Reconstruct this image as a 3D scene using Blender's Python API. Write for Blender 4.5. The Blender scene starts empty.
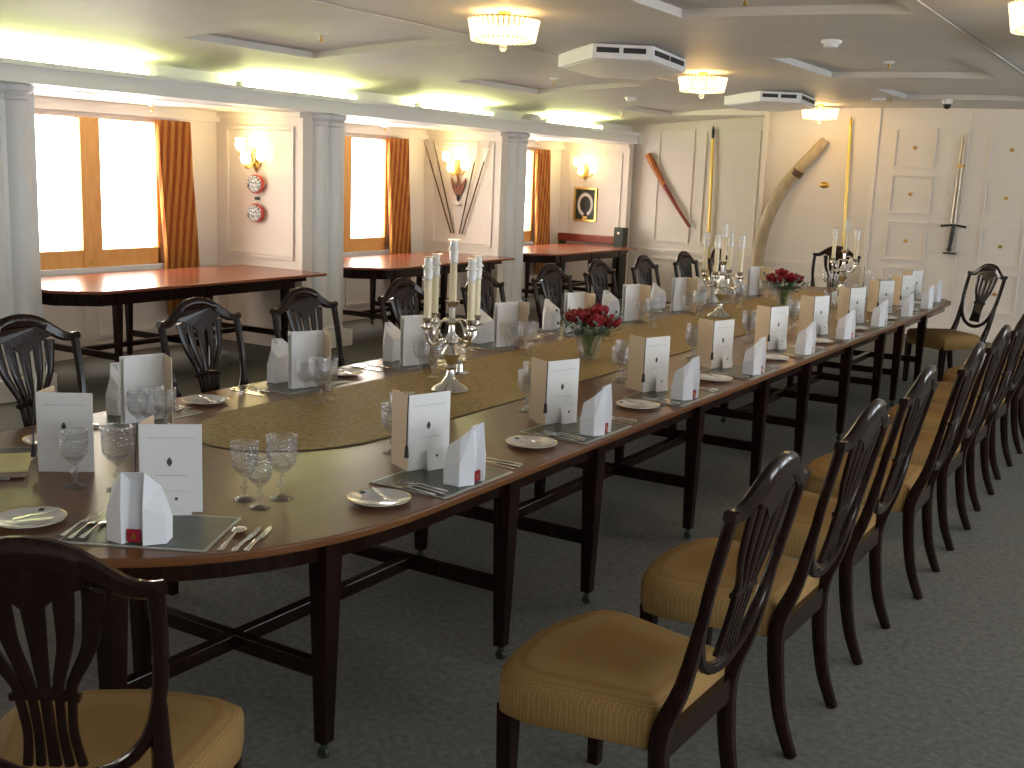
import bpy, bmesh, math, random
from mathutils import Vector, Matrix
random.seed(4)
PI = math.pi
S = bpy.context.scene
C = S.collection
def R(d): return math.radians(d)

# ---------------------------------------------------------------- camera
CAM_H = 1.72
F_PX, PITCH, ROLL, YAW = 1117.05, 0.18619, 0.039412, -0.545944
def make_camera():
    cd = bpy.data.cameras.new('camera'); co = bpy.data.objects.new('camera', cd); C.objects.link(co)
    cd.sensor_width = 36.0; cd.sensor_fit = 'HORIZONTAL'; cd.lens = F_PX/1024*36.0
    cd.clip_start = 0.05; cd.clip_end = 100
    cy, sy = math.cos(YAW), math.sin(YAW); cp, sp = math.cos(PITCH), math.sin(PITCH)
    g = Vector((sy, cy, 0)); r = Vector((cy, -sy, 0))
    F = g*cp + Vector((0, 0, -sp)); U = g*sp + Vector((0, 0, cp))
    cr, sr = math.cos(ROLL), math.sin(ROLL)
    Rr = r*cr + U*sr; Ur = U*cr - r*sr
    m = Matrix(((Rr.x, Ur.x, -F.x, 0), (Rr.y, Ur.y, -F.y, 0), (Rr.z, Ur.z, -F.z, CAM_H), (0, 0, 0, 1)))
    co.matrix_world = m
    S.camera = co
make_camera()

# ---------------------------------------------------------------- world, exposure
S.view_settings.view_transform = 'Standard'
S.view_settings.look = 'None'
S.view_settings.gamma = 1.0
S.view_settings.use_curve_mapping = False
S.view_settings.exposure = 0.3
w = bpy.data.worlds.new('world'); S.world = w; w.use_nodes = True
w.node_tree.nodes['Background'].inputs[0].default_value = (0.75, 0.85, 1.0, 1)
w.node_tree.nodes['Background'].inputs[1].default_value = 1.0
WINDOW_LEFT = 11.5       # strength of the daylit blinds of the window side
WINDOW_RIGHT = 11.0      # the same on the side behind the photographer
COVE = 36.0
LAMP_W = 5.5
SCONCE_W = 1.1

# ---------------------------------------------------------------- materials
def nd(nt, t, **kw):
    n = nt.nodes.new(t)
    for k, v in kw.items(): setattr(n, k, v)
    return n
def mat(name, col, rough=0.5, metal=0.0, coat=0.0, noise=None, nscale=8.0, stretch=(1,1,1), bump=0.0, bscale=None,
        trans=0.0, emit=None, es=0.0, sheen=0.0, spec=0.5, ior=1.45, detail=4.0):
    m = bpy.data.materials.new(name); m.use_nodes = True
    nt = m.node_tree; b = nt.nodes['Principled BSDF']
    b.inputs['Base Color'].default_value = (*col, 1)
    b.inputs['Roughness'].default_value = rough
    b.inputs['Metallic'].default_value = metal
    b.inputs['Coat Weight'].default_value = coat
    b.inputs['Coat Roughness'].default_value = 0.08
    b.inputs['Specular IOR Level'].default_value = spec
    b.inputs['IOR'].default_value = ior
    b.inputs['Transmission Weight'].default_value = trans
    b.inputs['Sheen Weight'].default_value = sheen
    if emit:
        b.inputs['Emission Color'].default_value = (*emit, 1); b.inputs['Emission Strength'].default_value = es
    if noise or bump:
        tc = nd(nt, 'ShaderNodeTexCoord'); mp = nd(nt, 'ShaderNodeMapping')
        mp.inputs['Scale'].default_value = stretch
        nt.links.new(tc.outputs['Object'], mp.inputs['Vector'])
        nz = nd(nt, 'ShaderNodeTexNoise'); nz.inputs['Scale'].default_value = nscale; nz.inputs['Detail'].default_value = detail
        nt.links.new(mp.outputs[0], nz.inputs['Vector'])
        if noise:
            cr = nd(nt, 'ShaderNodeValToRGB'); cr.color_ramp.elements[0].position = 0.32; cr.color_ramp.elements[1].position = 0.68
            cr.color_ramp.elements[0].color = (*col, 1); cr.color_ramp.elements[1].color = (*noise, 1)
            nt.links.new(nz.outputs['Fac'], cr.inputs[0]); nt.links.new(cr.outputs[0], b.inputs['Base Color'])
        if bump:
            src = nz
            if bscale:
                src = nd(nt, 'ShaderNodeTexNoise'); src.inputs['Scale'].default_value = bscale
                nt.links.new(tc.outputs['Object'], src.inputs['Vector'])
            bp = nd(nt, 'ShaderNodeBump'); bp.inputs['Strength'].default_value = bump; bp.inputs['Distance'].default_value = 0.01
            nt.links.new(src.outputs['Fac'], bp.inputs['Height']); nt.links.new(bp.outputs[0], b.inputs['Normal'])
    return m
def stripes(name, c1, c2, scale, axis='X', rough=0.6):
    m = mat(name, c1, rough); nt = m.node_tree; b = nt.nodes['Principled BSDF']
    tc = nd(nt, 'ShaderNodeTexCoord'); wv = nd(nt, 'ShaderNodeTexWave'); wv.bands_direction = axis
    wv.inputs['Scale'].default_value = scale; wv.inputs['Distortion'].default_value = 0.6
    nt.links.new(tc.outputs['Object'], wv.inputs['Vector'])
    cr = nd(nt, 'ShaderNodeValToRGB'); cr.color_ramp.elements[0].position = .35; cr.color_ramp.elements[1].position = .6
    cr.color_ramp.elements[0].color = (*c1, 1); cr.color_ramp.elements[1].color = (*c2, 1)
    nt.links.new(wv.outputs['Fac'], cr.inputs[0]); nt.links.new(cr.outputs[0], b.inputs['Base Color'])
    return m
def seat_fabric():
    m = mat('seat_damask', (0.26, 0.155, 0.055), 0.8, spec=0.15); nt = m.node_tree; b = nt.nodes['Principled BSDF']
    tc = nd(nt, 'ShaderNodeTexCoord'); mp = nd(nt, 'ShaderNodeMapping'); mp.inputs['Rotation'].default_value = (0, 0, R(45))
    nt.links.new(tc.outputs['Object'], mp.inputs[0])
    ck = nd(nt, 'ShaderNodeTexVoronoi'); ck.inputs['Scale'].default_value = 130; ck.inputs['Randomness'].default_value = 0.0
    nt.links.new(mp.outputs[0], ck.inputs['Vector'])
    cr = nd(nt, 'ShaderNodeValToRGB'); cr.color_ramp.elements[0].position = .2; cr.color_ramp.elements[1].position = .55
    cr.color_ramp.elements[0].color = (0.33, 0.215, 0.090, 1); cr.color_ramp.elements[1].color = (0.245, 0.140, 0.046, 1)
    nt.links.new(ck.outputs['Distance'], cr.inputs[0]); nt.links.new(cr.outputs[0], b.inputs['Base Color'])
    return m
def window_blind(name, col, s):
    # a daylit sheer blind: gives off light, a little darker and stitched towards its hem
    m = bpy.data.materials.new(name); m.use_nodes = True; nt = m.node_tree; nt.nodes.clear()
    o = nd(nt, 'ShaderNodeOutputMaterial'); e = nd(nt, 'ShaderNodeEmission')
    e.inputs[0].default_value = (*col, 1); e.inputs[1].default_value = s
    nt.links.new(e.outputs[0], o.inputs[0]); return m

M = {}
M['wall'] = mat('cream_paint', (0.76, 0.70, 0.63), 0.55, bump=0.02, nscale=60)
M['trim'] = mat('cream_moulding', (0.77, 0.71, 0.64), 0.5, bump=0.01, nscale=40)
M['white'] = mat('white_paint', (0.74, 0.74, 0.74), 0.45, bump=0.01, nscale=50)
M['column'] = mat('white_column_paint', (0.74, 0.745, 0.74), 0.4, bump=0.01, nscale=50)
M['ceiling'] = mat('ceiling_paint', (0.60, 0.585, 0.55), 0.6, noise=(0.56, 0.545, 0.51), nscale=3)
M['carpet'] = mat('blue_grey_carpet', (0.120, 0.121, 0.110), 0.95, noise=(0.185, 0.182, 0.162), nscale=38, detail=8, bump=0.6, bscale=240, spec=0.1)
M['wood'] = mat('dark_mahogany', (0.009, 0.0035, 0.0025), 0.17, spec=0.32, noise=(0.018, 0.007, 0.005), nscale=6, stretch=(8, 8, 1))
M['top'] = mat('polished_mahogany_top', (0.135, 0.052, 0.017), 0.28, coat=0.05, noise=(0.175, 0.072, 0.024), nscale=2.5, stretch=(5, 0.5, 1), spec=0.36, detail=2)
M['sidetop'] = mat('red_mahogany_top', (0.20, 0.05, 0.025), 0.25, coat=0.2, noise=(0.27, 0.085, 0.04), nscale=3, stretch=(6, 0.8, 1), spec=0.42)
M['runner'] = mat('olive_gold_brocade', (0.23, 0.150, 0.045), 0.6, noise=(0.42, 0.29, 0.10), nscale=45, detail=6, bump=0.2)
M['hem'] = mat('dark_hem', (0.035, 0.025, 0.015), 0.5)
M['oak'] = mat('honey_window_wood', (0.62, 0.31, 0.085), 0.4, noise=(0.70, 0.38, 0.12), nscale=5, stretch=(6, 6, 1))
M['curtain'] = stripes('orange_striped_curtain', (0.34, 0.095, 0.02), (0.58, 0.27, 0.055), 9.0, 'Y', 0.7)
M['linen'] = mat('white_linen', (0.80, 0.81, 0.84), 0.75, bump=0.08, nscale=30)
M['paper'] = mat('white_card', (0.80, 0.80, 0.78), 0.55, noise=(0.78, 0.78, 0.76), nscale=6)
M['warmlit'] = mat('warm_lit_card', (0.74, 0.60, 0.42), 0.6, noise=(0.72, 0.57, 0.39), nscale=5)  # white menu cover with the warm light on it put into its colour
M['yellow'] = mat('yellow_card', (0.62, 0.55, 0.20), 0.45, noise=(0.66, 0.60, 0.26), nscale=9)
M['ink'] = mat('dark_ink', (0.05, 0.05, 0.06), 0.6)
M['greyink'] = mat('grey_ink', (0.42, 0.43, 0.46), 0.6)
M['red'] = mat('crimson_badge', (0.33, 0.01, 0.03), 0.6)
M['gold'] = mat('gilt', (0.75, 0.50, 0.14), 0.28, 1.0)
M['goldpaint'] = mat('gold_lacquer', (0.72, 0.50, 0.10), 0.3, 0.6, coat=0.3)
M['brass'] = mat('brass', (0.62, 0.42, 0.14), 0.3, 1.0)
M['silver'] = mat('polished_silver', (0.80, 0.79, 0.76), 0.16, 1.0)
M['porcelain'] = mat('porcelain', (0.78, 0.77, 0.74), 0.15, coat=0.6)
M['mat'] = mat('dark_green_mat', (0.030, 0.042, 0.028), 0.35, coat=0.15, noise=(0.08, 0.085, 0.05), nscale=11)
M['matedge'] = mat('pale_mat_border', (0.42, 0.43, 0.38), 0.35)
M['glass'] = mat('cut_crystal', (0.97, 0.98, 1.0), 0.03, trans=1.0, ior=1.45, bump=0.0)
M['wax'] = mat('ivory_wax', (0.80, 0.70, 0.46), 0.4)
M['rose'] = mat('red_rose_petals', (0.34, 0.005, 0.012), 0.6, noise=(0.17, 0.002, 0.008), nscale=30)
M['leaf'] = mat('dark_green_leaves', (0.030, 0.075, 0.030), 0.5, noise=(0.06, 0.12, 0.05), nscale=20)
M['greyleaf'] = mat('grey_green_foliage', (0.16, 0.21, 0.18), 0.6)
M['stem'] = mat('green_stems', (0.10, 0.22, 0.04), 0.4)
M['ivory'] = mat('tusk_ivory', (0.36, 0.27, 0.16), 0.45, noise=(0.46, 0.37, 0.24), nscale=5, stretch=(2, 2, 1))
M['clubwood'] = mat('carved_club_wood', (0.55, 0.20, 0.04), 0.4, noise=(0.34, 0.10, 0.02), nscale=8)
M['steel'] = mat('blade_steel', (0.34, 0.30, 0.25), 0.3, 1.0)
M['black'] = mat('black_fittings', (0.015, 0.015, 0.015), 0.35)
M['darkgrille'] = mat('dark_slots', (0.02, 0.02, 0.022), 0.6)
M['lacquer'] = mat('red_lacquer', (0.55, 0.05, 0.03), 0.3, coat=0.4)
M['redwood'] = mat('red_brown_wood', (0.22, 0.035, 0.02), 0.3, coat=0.3)
M['bronze'] = mat('dark_bronze_post', (0.03, 0.04, 0.03), 0.4, 0.3)
M['spear'] = mat('brown_spear_shaft', (0.10, 0.055, 0.03), 0.5)
M['feather'] = mat('striped_horn', (0.10, 0.05, 0.03), 0.4, noise=(0.32, 0.10, 0.05), nscale=20)
M['blindL'] = window_blind('daylit_blind', (1.0, 0.94, 0.86), WINDOW_LEFT)
M['blindR'] = window_blind('daylit_blind_cool', (0.84, 0.92, 1.0), WINDOW_RIGHT)
M['tube'] = window_blind('fluorescent_tube', (0.95, 1.0, 0.42), COVE)
M['shade'] = mat('lit_glass_shade', (0.9, 0.85, 0.7), 0.4, emit=(1.0, 0.84, 0.42), es=5.0)
M['crystal'] = mat('lit_crystal_rods', (0.9, 0.85, 0.75), 0.25, emit=(1.0, 0.72, 0.32), es=1.6)
M['bulb'] = mat('lit_bulb', (1, 0.9, 0.7), 0.4, emit=(1.0, 0.78, 0.40), es=9.0)
M['fabric_seat'] = seat_fabric()
def cut_glass(name):
    m = bpy.data.materials.new(name); m.use_nodes = True; nt = m.node_tree; nt.nodes.clear()
    o = nd(nt, 'ShaderNodeOutputMaterial'); mx = nd(nt, 'ShaderNodeMixShader'); tr = nd(nt, 'ShaderNodeBsdfTransparent')
    tr.inputs[0].default_value = (.93, .94, .95, 1)
    gl = nd(nt, 'ShaderNodeBsdfGlossy'); gl.inputs['Roughness'].default_value = .08
    df = nd(nt, 'ShaderNodeBsdfTranslucent'); df.inputs[0].default_value = (.9, .92, .95, 1)
    m2 = nd(nt, 'ShaderNodeMixShader'); m2.inputs[0].default_value = .22
    nt.links.new(gl.outputs[0], m2.inputs[1]); nt.links.new(df.outputs[0], m2.inputs[2])
    tc = nd(nt, 'ShaderNodeTexCoord'); v = nd(nt, 'ShaderNodeTexVoronoi'); v.inputs['Scale'].default_value = 110
    nt.links.new(tc.outputs['Object'], v.inputs['Vector'])
    bp = nd(nt, 'ShaderNodeBump'); bp.inputs['Strength'].default_value = .7; bp.inputs['Distance'].default_value = .004
    nt.links.new(v.outputs['Distance'], bp.inputs['Height']); nt.links.new(bp.outputs[0], gl.inputs['Normal'])
    lw = nd(nt, 'ShaderNodeLayerWeight'); lw.inputs[0].default_value = .35; nt.links.new(bp.outputs[0], lw.inputs['Normal'])
    mr = nd(nt, 'ShaderNodeMapRange'); mr.inputs['From Min'].default_value = 0; mr.inputs['From Max'].default_value = 1
    mr.inputs['To Min'].default_value = .06; mr.inputs['To Max'].default_value = .65
    nt.links.new(lw.outputs['Facing'], mr.inputs['Value']); nt.links.new(mr.outputs[0], mx.inputs[0])
    nt.links.new(tr.outputs[0], mx.inputs[1]); nt.links.new(m2.outputs[0], mx.inputs[2]); nt.links.new(mx.outputs[0], o.inputs[0])
    return m
M['glass'] = cut_glass('cut_crystal_glass')
def patterned(name, bg, fg, scale):
    m = mat(name, bg, 0.3); nt = m.node_tree; b = nt.nodes['Principled BSDF']
    tc = nd(nt, 'ShaderNodeTexCoord'); v = nd(nt, 'ShaderNodeTexVoronoi'); v.inputs['Scale'].default_value = scale
    v.feature = 'DISTANCE_TO_EDGE'
    nt.links.new(tc.outputs['Object'], v.inputs['Vector'])
    cr = nd(nt, 'ShaderNodeValToRGB'); cr.color_ramp.elements[0].position = .04; cr.color_ramp.elements[1].position = .12
    cr.color_ramp.elements[0].color = (*fg, 1); cr.color_ramp.elements[1].color = (*bg, 1)
    nt.links.new(v.outputs['Distance'], cr.inputs[0]); nt.links.new(cr.outputs[0], b.inputs['Base Color'])
    return m
M['drumface'] = patterned('patterned_drum_face', (0.70, 0.72, 0.70), (0.05, 0.06, 0.08), 32)

# ---------------------------------------------------------------- mesh builder
class MB:
    def __init__(s): s.bm = bmesh.new()
    def faces(s, vs, fs):
        v = [s.bm.verts.new(p) for p in vs]
        for f in fs:
            try: s.bm.faces.new([v[i] for i in f])
            except ValueError: pass
        return s
    def box(s, x0, x1, y0, y1, z0, z1, rot=None, piv=None):
        P = [(x0,y0,z0),(x1,y0,z0),(x1,y1,z0),(x0,y1,z0),(x0,y0,z1),(x1,y0,z1),(x1,y1,z1),(x0,y1,z1)]
        if rot is not None:
            pv = Vector(piv or (0,0,0)); P = [rot @ (Vector(p)-pv) + pv for p in P]
        return s.faces(P, [(3,2,1,0),(4,5,6,7),(0,1,5,4),(1,2,6,5),(2,3,7,6),(3,0,4,7)])
    def prism(s, out, z0, z1):
        n = len(out)
        P = [(x,y,z0) for x,y in out] + [(x,y,z1) for x,y in out]
        F = [tuple(range(n))[::-1], tuple(range(n, 2*n))] + [(i,(i+1)%n,n+(i+1)%n,n+i) for i in range(n)]
        return s.faces(P, F)
    def lathe(s, prof, seg=16, c=(0,0,0), axis=None, flute=0.0, cap=True):
        # prof: (r,z) list bottom to top
        c = Vector(c); vs = []; q = Vector((0,0,1)).rotation_difference(Vector(axis)) if axis is not None else None
        for r, z in prof:
            for k in range(seg):
                a = 2*PI*k/seg; rr = r*(1 - (flute if k % 2 else 0))
                p = Vector((rr*math.cos(a), rr*math.sin(a), z))
                if q: p = q @ p
                vs.append(p + c)
        fs = []
        for i in range(len(prof)-1):
            for k in range(seg):
                k2 = (k+1) % seg; fs.append((i*seg+k, i*seg+k2, (i+1)*seg+k2, (i+1)*seg+k))
        if cap and prof[0][0] > 1e-5: fs.append(tuple(range(seg))[::-1])
        if cap and prof[-1][0] > 1e-5: fs.append(tuple((len(prof)-1)*seg+k for k in range(seg)))
        return s.faces(vs, fs)
    def tube(s, path, r, seg=8, cap=True):
        path = [Vector(p) for p in path]; n = len(path)
        rs = r if isinstance(r, (list, tuple)) else [r]*n
        vs = []; up = None
        for i, p in enumerate(path):
            t = (path[min(i+1, n-1)] - path[max(i-1, 0)]).normalized()
            if up is None: up = Vector((0,0,1)) if abs(t.z) < .9 else Vector((1,0,0))
            sd = t.cross(up).normalized(); up = sd.cross(t).normalized()
            for k in range(seg):
                a = 2*PI*k/seg; vs.append(p + (sd*math.cos(a) + up*math.sin(a))*rs[i])
        fs = [(i*seg+k, i*seg+(k+1) % seg, (i+1)*seg+(k+1) % seg, (i+1)*seg+k) for i in range(n-1) for k in range(seg)]
        if cap: fs += [tuple(range(seg))[::-1], tuple((n-1)*seg+k for k in range(seg))]
        return s.faces(vs, fs)
    def sweep(s, path, w, d, normal=(0,1,0)):
        # softened rectangular section: width w lies in the plane, depth d along normal
        path = [Vector(p) for p in path]; n = len(path); nv = Vector(normal).normalized()
        ws = w if isinstance(w, (list, tuple)) else [w]*n
        ds = d if isinstance(d, (list, tuple)) else [d]*n
        prof = [(-1,-.45),(-.6,-1),(.6,-1),(1,-.45),(1,.45),(.6,1),(-.6,1),(-1,.45)]
        vs = []
        for i, p in enumerate(path):
            t = (path[min(i+1, n-1)] - path[max(i-1, 0)]).normalized()
            sd = t.cross(nv).normalized(); nn = sd.cross(t).normalized()
            for a, b in prof: vs.append(p + sd*a*ws[i]/2 + nn*b*ds[i]/2)
        fs = [(i*8+k, i*8+(k+1) % 8, (i+1)*8+(k+1) % 8, (i+1)*8+k) for i in range(n-1) for k in range(8)]
        fs += [tuple(range(8))[::-1], tuple((n-1)*8+k for k in range(8))]
        return s.faces(vs, fs)
    def sphere(s, c, r, seg=12, rings=8, sc=(1,1,1)):
        prof = [(max(1e-6, r*math.sin(PI*i/rings)), -r*math.cos(PI*i/rings)) for i in range(rings+1)]
        b0 = len(s.bm.verts); s.lathe(prof, seg, (0,0,0))
        s.bm.verts.ensure_lookup_table()
        for v in s.bm.verts[b0:]: v.co = Vector((v.co.x*sc[0]+c[0], v.co.y*sc[1]+c[1], v.co.z*sc[2]+c[2]))
        return s
    def build(s, name, m, parent=None, smooth=False, bevel=0, loc=None):
        bmesh.ops.remove_doubles(s.bm, verts=s.bm.verts, dist=1e-6)
        bmesh.ops.recalc_face_normals(s.bm, faces=s.bm.faces)
        if smooth:
            for f in s.bm.faces: f.smooth = True
            for e in s.bm.edges:
                if len(e.link_faces) == 2 and e.calc_face_angle(0) > R(40): e.smooth = False
        me = bpy.data.meshes.new(name); s.bm.to_mesh(me); s.bm.free()
        me.materials.append(m)
        o = bpy.data.objects.new(name, me); C.objects.link(o)
        if bevel:
            b = o.modifiers.new('bevel', 'BEVEL'); b.width = bevel; b.segments = 2; b.limit_method = 'ANGLE'
        if parent: o.parent = parent
        if loc: o.location = loc
        return o
def spline(pts, n=6):
    # Catmull-Rom through points
    pts = [Vector(p) for p in pts]; out = []
    for i in range(len(pts)-1):
        p0 = pts[max(i-1, 0)]; p1 = pts[i]; p2 = pts[i+1]; p3 = pts[min(i+2, len(pts)-1)]
        for k in range(n):
            t = k/n
            out.append(0.5*((2*p1) + (p2-p0)*t + (2*p0-5*p1+4*p2-p3)*t*t + (3*p1-p0-3*p2+p3)*t**3))
    out.append(pts[-1]); return out
def lerp(vals, n):
    # resample a list of scalars to n entries
    out = []
    for i in range(n):
        t = i/(n-1)*(len(vals)-1); a = int(min(t, len(vals)-2)); out.append(vals[a] + (vals[a+1]-vals[a])*(t-a))
    return out
def thing(name, label, cat, loc=(0,0,0), rz=0, group=None):
    o = bpy.data.objects.new(name, None); C.objects.link(o); o.empty_display_size = .1
    o.location = loc; o.rotation_euler = (0, 0, rz); tag(o, label, cat, group); return o
def tag(o, label, cat, group=None):
    o['label'] = label; o['category'] = cat
    if group: o['group'] = group
    return o
def struct(o): o['kind'] = 'structure'; return o
def kids(o, allobjs): return [c for c in allobjs if c.parent is o]
def dup(root, loc, rz, label=None, group=None, scale=None):
    r = root.copy(); C.objects.link(r); r.location = loc; r.rotation_euler = (0, 0, rz)
    if label: r['label'] = label
    if group: r['group'] = group
    if scale: r.scale = scale
    for ch in list(root.children):
        c = ch.copy(); C.objects.link(c); c.parent = r
        for g in list(ch.children):
            d = g.copy(); C.objects.link(d); d.parent = c
    return r

# ---------------------------------------------------------------- room shell
ZB0, ZB1 = 2.19, 2.33             # side beam
XB = -6.85
XCOL = -7.05
XW = -8.2                         # window wall
PY = [4.5, 7.85, 11.25, 14.65]    # faces of the partitions between the bays
def zc(x): return 2.66 - 0.012*(x+3)**2
YF, YREC = 13.95, 14.85           # far wall, its recess
XR, YBK = 3.2, -2.6

struct(MB().box(-8.6, XR+.3, YBK-.3, 15.4, -0.12, 0.0).build('floor', M['carpet']))
# cambered ceiling with sunk rectangular panels
def build_ceiling():
    rec = [(-6.12, -4.75, 5.55, 6.88), (-6.12, -4.9, 8.85, 10.35), (-6.2, -5.0, 12.3, 14.0), (-2.79, -1.45, 5.1, 6.35), (-2.99, -1.62, 8.54, 10.15), (-2.9, -1.6, 11.4, 12.6)]
    xs = sorted(set([XB-.33, XR] + [r[0] for r in rec] + [r[1] for r in rec] + [-6.5,-5.5,-4.3,-4.0,-3.5,-3.0,-2.0,-1.0,0,1,2]))
    ys = sorted(set([YBK, YREC+.1] + [r[2] for r in rec] + [r[3] for r in rec] + [0, 2.5]))
    b = MB(); D = .05
    def inr(x, y): return any(r[0] < x < r[1] and r[2] < y < r[3] for r in rec)
    for i in range(len(xs)-1):
        for j in range(len(ys)-1):
            x0, x1, y0, y1 = xs[i], xs[i+1], ys[j], ys[j+1]
            d = D if inr((x0+x1)/2, (y0+y1)/2) else 0
            b.faces([(x0,y0,zc(x0)+d),(x1,y0,zc(x1)+d),(x1,y1,zc(x1)+d),(x0,y1,zc(x0)+d)], [(0,1,2,3)])
    for r in rec:
        xx = [x for x in xs if r[0] <= x <= r[1]]
        for y in (r[2], r[3]):
            for a, c in zip(xx[:-1], xx[1:]): b.faces([(a,y,zc(a)),(c,y,zc(c)),(c,y,zc(c)+D),(a,y,zc(a)+D)], [(0,1,2,3)])
        for x in (r[0], r[1]): b.faces([(x,r[2],zc(x)),(x,r[3],zc(x)),(x,r[3],zc(x)+D),(x,r[2],zc(x)+D)], [(0,1,2,3)])
    struct(b.build('ceiling', M['ceiling']))
    s_ = MB()
    for x in (-1.35, -4.45): s_.box(x, x+.012, 0, 13.9, zc(x)-.006, zc(x)+.01)
    for y in (7.3, 11.0):
        for a in range(-6, 3): s_.faces([(a,y,zc(a)-.005),(a+1,y,zc(a+1)-.005),(a+1,y+.012,zc(a+1)-.005),(a,y+.012,zc(a)-.005)], [(0,1,2,3)])
    struct(s_.build('trim_1', M['ceiling']))
build_ceiling()
# side beam with light cove behind its lip, and the low ceiling of the window bays
b = MB()
b.box(XB-.10, XB, YBK, 14.35, ZB0, ZB1)
b.box(XB, XB+.03, YBK, 14.35, ZB1-.03, ZB1+.005)
b.box(XB, XB+.02, YBK, 14.35, ZB0, ZB0+.03)
b.box(XB-.35, XB-.10, YBK, 14.35, ZB0, ZB0+.06)
b.box(XB-.40, XB-.33, YBK, YREC+.1, ZB0, 2.56)
b.box(XB-.1, XB+.05, 14.35, 14.42, ZB0-.0, ZB1+.01)
struct(b.build('trim_3', M['white']))
struct(MB().box(XW-.15, XB-.34, YBK, YREC+.1, ZB0, ZB0+.05).build('ceiling_bays', M['wall']))
struct(MB().box(XW, XW+.05, YBK, YREC, ZB0-.10, ZB0).build('trim_4', M['trim']))
# window wall with openings
WIN = [(5.63 + k*3.35, 7.12 + k*3.35) for k in (-2, -1, 0, 1, 2)]
ZW0, ZW1 = 0.78, 2.05
def build_window_wall():
    b = MB(); y = YBK
    for a, c in WIN:
        b.box(XW-.12, XW, y, a, 0, ZB0+.05); b.box(XW-.12, XW, a, c, 0, ZW0); b.box(XW-.12, XW, a, c, ZW1, ZB0+.05); y = c
    b.box(XW-.12, XW, y, YREC, 0, ZB0+.05)
    struct(b.build('wall_left', M['wall']))
    for n, (a, c) in enumerate(WIN):
        t = MB(); m = (a+c)/2+.0
        x0, x1 = XW-.05, XW+.03
        t.box(x0, x1, a, c, ZW0, ZW0+.15); t.box(x0, x1, a, c, ZW1-.008, ZW1)
        t.box(x0, x1, a, a+.03, ZW0, ZW1); t.box(x0, x1, c-.03, c, ZW0, ZW1)
        t.box(x0, x1+.01, m-.10, m+.10, ZW0, ZW1)
        fr = struct(t.build('window_%d' % (n+1), M['oak'], bevel=.004))
        bl = MB()
        for p, q in ((a+.03, m-.10), (m+.10, c-.03)): bl.box(XW-.04, XW-.032, p, q, ZW0+.15, ZW1-.008)
        o = bl.build('window_blind', M['blindL'], fr)
        o['label'] = 'bright white roller blind with daylight behind it'
        s_ = MB(); s_.box(XW, XW+.07, a-.02, c+.02, ZW0-.05, ZW0)
        s_.build('window_sill', M['white'], fr)
        l = MB(); l.box(XW-.002, XW+.045, m-.03, m+.03, ZW0+.02, ZW0+.05); l.build('window_catch', M['brass'], fr)
build_window_wall()
# partitions with panel mouldings
def moulding(b, axis, pos, a0, a1, z0, z1, t=.028, d=.02, sgn=-1):
    # raised rectangular frame on a wall facing sgn along axis
    def bx(p0, p1, q0, q1):
        lo, hi = sorted((pos, pos+sgn*d))
        if axis == 'y': b.box(p0, p1, lo, hi, q0, q1)
        else: b.box(lo, hi, p0, p1, q0, q1)
    bx(a0, a1, z0, z0+t); bx(a0, a1, z1-t, z1); bx(a0, a0+t, z0+t, z1-t); bx(a1-t, a1, z0+t, z1-t)
for n, y in enumerate(PY):
    b = MB(); b.box(XW-.01, -7.1, y, y+.14, 0, ZB0+.02)
    struct(b.build('wall_partition_%d' % (n+1), M['wall']))
    t = MB()
    moulding(t, 'y', y, -8.07, -7.2, .84, 2.06); moulding(t, 'y', y, -8.04, -7.23, .875, 2.025, .008)
    moulding(t, 'y', y, -8.07, -7.2, .16, .64)
    t.box(XW, -7.1, y-.025, y, .70, .745); t.box(XW, -7.1, y-.015, y, 0, .11)
    t.box(XW, -7.1, y-.04, y, ZB0-.05, ZB0)
    struct(t.build('trim_%d' % (10+n), M['trim']))
# dado panels and skirting under the windows
t = MB()
for a, c in WIN:
    moulding(t, 'x', XW, a-.2, (a+c)/2-.05, .16, .62, sgn=1); moulding(t, 'x', XW, (a+c)/2+.05, c+.2, .16, .62, sgn=1)
t.box(XW, XW+.02, YBK, YREC, 0, .11)
struct(t.build('trim_20', M['trim']))
struct(MB().box(XW, XW+.02, YBK, YREC, .11, .12).build('baseboard_left', M['trim']))
# double columns
for n, y in enumerate(PY[:3]+[1.15]):
    b = MB()
    for yy in (y+.24, y+.46):
        r = .105
        b.lathe([(r+.02,.16),(r+.02,.19),(r,.2),(r*.97,2.08),(r+.015,2.09),(r+.015,2.11),(r,2.12),(r+.03,2.15),(r+.03,ZB0)], 24, (XCOL-.105, yy, 0), flute=.02)
    b.box(XCOL-.25, XCOL-.06, y+.015, y+.60, .0, ZB0)
    b.box(XCOL-.27, XCOL+.05, y+.05, y+.62, 0, .16)
    struct(b.build('trim_column_%d' % (n+1), M['column'], smooth=True, bevel=.004))
# far wall
b = MB()
b.box(-4.9, XR+.3, YF, YF+.12, 0, 2.8)
b.box(-4.9, -4.8, YF+.1, YREC, 0, 2.8)
struct(b.build('wall_far', M['wall']))
struct(MB().box(XW-.2, -4.8, YREC, YREC+.12, 0, 2.8).build('wall_far_recess', M['wall']))
b = MB()
b.box(-6.95, -4.9, YREC-.02, YREC, .68, .73); b.box(-6.95, -4.9, YREC-.03, YREC, .715, .74)
moulding(b, 'y', YREC, -6.05, -5.25, .84, 2.42); moulding(b, 'y', YREC, -6.75, -6.2, .84, 2.42)
moulding(b, 'y', YREC, -6.05, -5.25, .15, .62); moulding(b, 'y', YREC, -6.75, -6.2, .15, .62)
b.box(-4.9, -4.84, YF-.03, YF, 0, 2.62)
b.box(-6.6, -4.85, YF-.02, YF+.05, 2.56, 2.66)
b.box(-4.84, -3.5, YF-.02, YF, .72, .77)
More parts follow.
